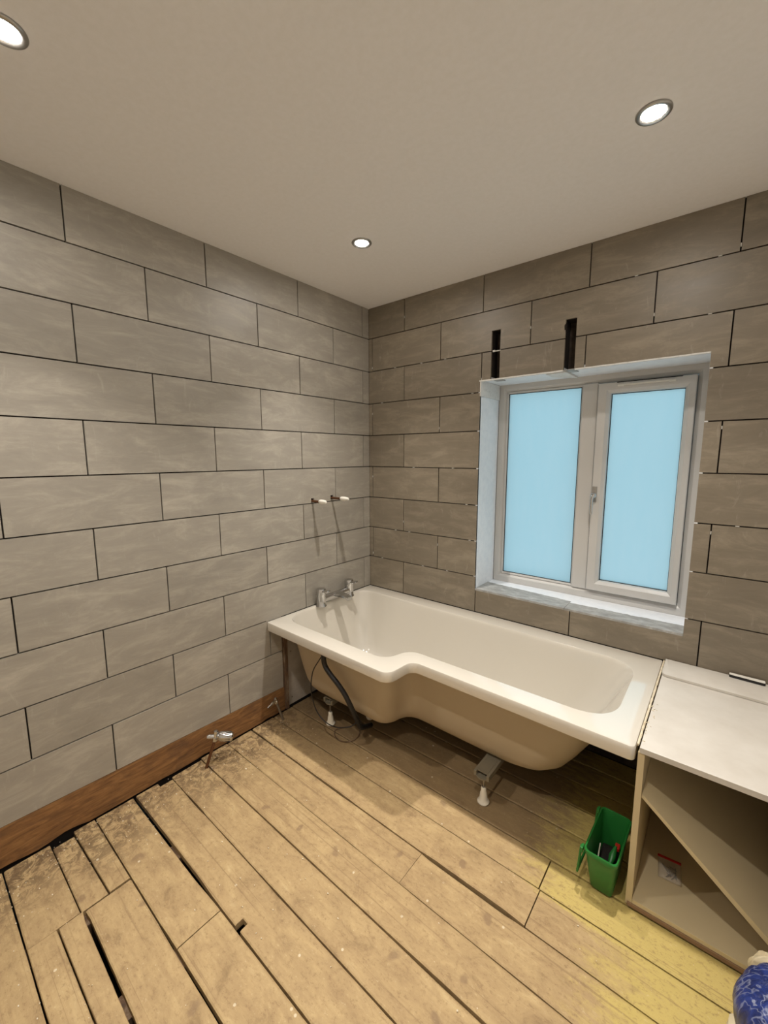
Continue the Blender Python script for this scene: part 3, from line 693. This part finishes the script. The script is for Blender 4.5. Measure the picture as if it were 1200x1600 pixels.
bm = bmesh.new(); pts = fillet([(-.055, -.010), (.052, -.014), (.052, .008), (-.055, .008)], [.006, .006, .002, .002], 4); n = len(pts)
lo = [bm.verts.new((p.x, p.y, .0)) for p in pts]; hi = [bm.verts.new((p.x, p.y+.001, .0095)) for p in pts]
for k in range(n): bm.faces.new((lo[k], lo[(k+1) % n], hi[(k+1) % n], hi[k]))
bm.faces.new(lo[::-1]); bm.faces.new(hi); ob('body', bm, 'black', wd)
bm = bmesh.new(); lo = [bm.verts.new((p.x, p.y*.9+.001, .0097)) for p in pts]; hi = [bm.verts.new((p.x*.98, p.y*.8+.001, .012)) for p in pts]
for k in range(n): bm.faces.new((lo[k], lo[(k+1) % n], hi[(k+1) % n], hi[k]))
bm.faces.new(lo[::-1]); bm.faces.new(hi); ob('cover', bm, 'plastic_white', wd)

# ------------------------------------------------------------------ bag of fixings in the cupboard
zb = empty('fixings_bag', (1.808, -.515, .031), math.radians(6)); tag(zb, 'small clear plastic bag of grey fixings with a red header, lying in the cupboard', 'bag')
def pillow(w, l, h, nx=10, ny=12, seed=0):
    bm = bmesh.new(); g = {}
    for s in (1, -1):
        for i in range(nx+1):
            for j in range(ny+1):
                u, v = i/nx*2-1, j/ny*2-1; edge = abs(u) == 1 or abs(v) == 1
                if edge and s == -1: g[s, i, j] = g[1, i, j]; continue
                z = h*.5 + s*h*.5*((1-u*u)*(1-v*v))**.5*(.7+.5*noise.noise(Vector((u*2.5, v*2.5, seed+s)))) if s == 1 else h*.04
                g[s, i, j] = bm.verts.new((u*w/2, v*l/2, (z if not edge else h*.3)))
        for i in range(nx):
            for j in range(ny): bm.faces.new((g[s, i, j], g[s, i+1, j], g[s, i+1, j+1], g[s, i, j+1]))
    return bm
ob('film', pillow(.066, .088, .014, seed=3), 'clear', zb, smooth=True)
bm = bmesh.new(); box(bm, -.034, .034, .040, .049, .005, .0095, .0015); ob('header', bm, 'red', zb, label='folded red header strip')
bm = bmesh.new()
for k in range(12):
    x, y, a = RND.uniform(-.018, .018), RND.uniform(-.03, .012), RND.uniform(0, 3.1); dxy = Vector((math.cos(a), math.sin(a), 0))*.012; c0 = Vector((x, y, .0042+.0012*(k % 3)))
    tube(bm, [c0-dxy, c0+dxy], [.0012, .0022], 6)
ob('fixing_screws', bm, 'screws', zb, kind='stuff')

# ------------------------------------------------------------------ green caddy
gb = empty('green_bin', (1.640, -.640, 0), math.radians(-2)); tag(gb, 'narrow green plastic bin with its handle hanging down, on the floor beside the cupboard', 'bin')
def rrect(hx, hy, r, cx=0, cy=0, k=5): return fillet([(cx-hx, cy+hy), (cx+hx, cy+hy), (cx+hx, cy-hy), (cx-hx, cy-hy)], [r]*4, k)
bm = bmesh.new(); LL = []
def gl(hx, hy, r, z, cy=0): LL.append([bm.verts.new((p.x, p.y, z)) for p in rrect(hx, hy, r, 0, cy)])
HB = .172
gl(.028, .068, .012, .0035); gl(.033, .073, .014, .007); gl(.040, .094, .015, .09, -.004); gl(.0445, .108, .016, HB-.016, -.007); gl(.049, .1125, .018, HB-.015, -.007); gl(.050, .1135, .018, HB-.003, -.007); gl(.048, .1115, .017, HB, -.007); gl(.0445, .108, .016, HB-.001, -.007); gl(.042, .105, .015, HB-.014, -.007); gl(.0375, .091, .014, .09, -.004); gl(.031, .070, .012, .009); gl(.028, .067, .011, .0075)
for a, b in zip(LL, LL[1:]):
    n = len(a)
    for k in range(n): bm.faces.new((a[k], a[(k+1) % n], b[(k+1) % n], b[k]))
bm.faces.new(LL[0][::-1]); bm.faces.new(LL[-1]); ob('body', bm, 'green', gb, smooth=40)
bm = bmesh.new(); box(bm, -.0585, -.0515, -.1165, -.094, HB-.022, HB-.004, .002); box(bm, -.062, -.056, -.113, -.098, .075, HB-.006, .002, (Matrix.Rotation(math.radians(4), 3, 'Y'), Vector((-.059, -.105, HB-.01))))
box(bm, -.0585, -.0515, .080, .102, HB-.022, HB-.004, .002); box(bm, -.062, -.056, .084, .098, .075, HB-.006, .002, (Matrix.Rotation(math.radians(4), 3, 'Y'), Vector((-.059, .09, HB-.01))))
box(bm, -.0685, -.0625, -.113, .098, .066, .079, .002)
ob('handle', bm, 'green', gb)
bm = bmesh.new(); LL = []
for r, z in ((.0, .07), (.5, .075), (.9, .068), (1, .05)):
    LL.append([bm.verts.new((p.x*r*1, p.y*r, z+.012*noise.noise(Vector((p.x*40, p.y*40, r))))) for p in rrect(.028, .072, .012, 0, -.002)])
for a, b in zip(LL, LL[1:]):
    n = len(a)
    for k in range(n): bm.faces.new((a[k], a[(k+1) % n], b[(k+1) % n], b[k]))
for v in bm.verts: v.co += Vector((1.640, -.640, 0))
tag(ob('dark_rag', bm, 'rag', smooth=60), 'dark crumpled waste lying in the bottom of the green bin', 'waste')
bm = bmesh.new(); box(bm, 1.652, 1.668, -.60, -.575, .078, .092, .003); tag(ob('bottle_cap', bm, 'red'), 'small dark red scrap inside the green bin', 'scrap')
bm = bmesh.new(); tube(bm, [(1.652, -.680, .085), (1.656, -.655, .105), (1.66, -.625, .12)], [.005, .011, .004], 8); tag(ob('green_offcut', bm, 'green', smooth=50), 'green plastic offcut standing inside the green bin', 'scrap')
bm = bmesh.new(); tube(bm, [(1.618, -.690, .083), (1.617, -.650, .125)], .0022, 8); tag(ob('pale_stick', bm, 'plastic_foot'), 'thin pale stick leaning inside the green bin', 'stick')

# ------------------------------------------------------------------ blue sack, lower right corner
sk = empty('plastic_sack', (2.074, -.905, 0)); tag(sk, 'blue printed plastic sack with white stripes, standing at the lower right corner of the photo', 'sack')
def sack(name, rx, ry, h, m, z0=0, seed=0, am=.006, top=.55, c=(0, 0)):
    bm = bmesh.new(); LL = []; NS = 56; NZ = 22
    for j in range(NZ+1):
        f = j/NZ; z = z0 + h*f
        s = (1-.18*(1-f)**4)*(1 if f < top else max(.05, (1-((f-top)/(1-top))**2.2)**.5)); ring = []
        for k in range(NS):
            a = 2*math.pi*k/NS; n3 = noise.noise(Vector((math.cos(a)*3.4, math.sin(a)*3.4, f*3+seed))); n4 = noise.noise(Vector((math.cos(a)*11, math.sin(a)*11, f*3.5+seed)))
            rr = 1 + n3*am/rx*1.4 + n4*am/rx*.8
            ring.append(bm.verts.new((c[0]+rx*s*rr*math.cos(a), c[1]+ry*s*rr*math.sin(a), z+am*n3*(f > .7))))
        LL.append(ring)
    for a, b in zip(LL, LL[1:]):
        for k in range(NS): bm.faces.new((a[k], a[(k+1) % NS], b[(k+1) % NS], b[k]))
    bm.faces.new(LL[0][::-1]); bm.faces.new(LL[-1]); return ob(name, bm, m, sk, smooth=60)
sack('sack_body', .108, .125, .225, 'bag_blue', .0035, 1)
sack('sack_hem', .112, .129, .034, 'bag_pale', .004, 1, top=.9)
sack('pale_flap', .045, .040, .165, 'bag_pale', .004, 7, .008, c=(-.030, .135))
sack('yellow_print', .026, .024, .022, 'bag_yellow', .160, 5, .004, c=(.010, .135))
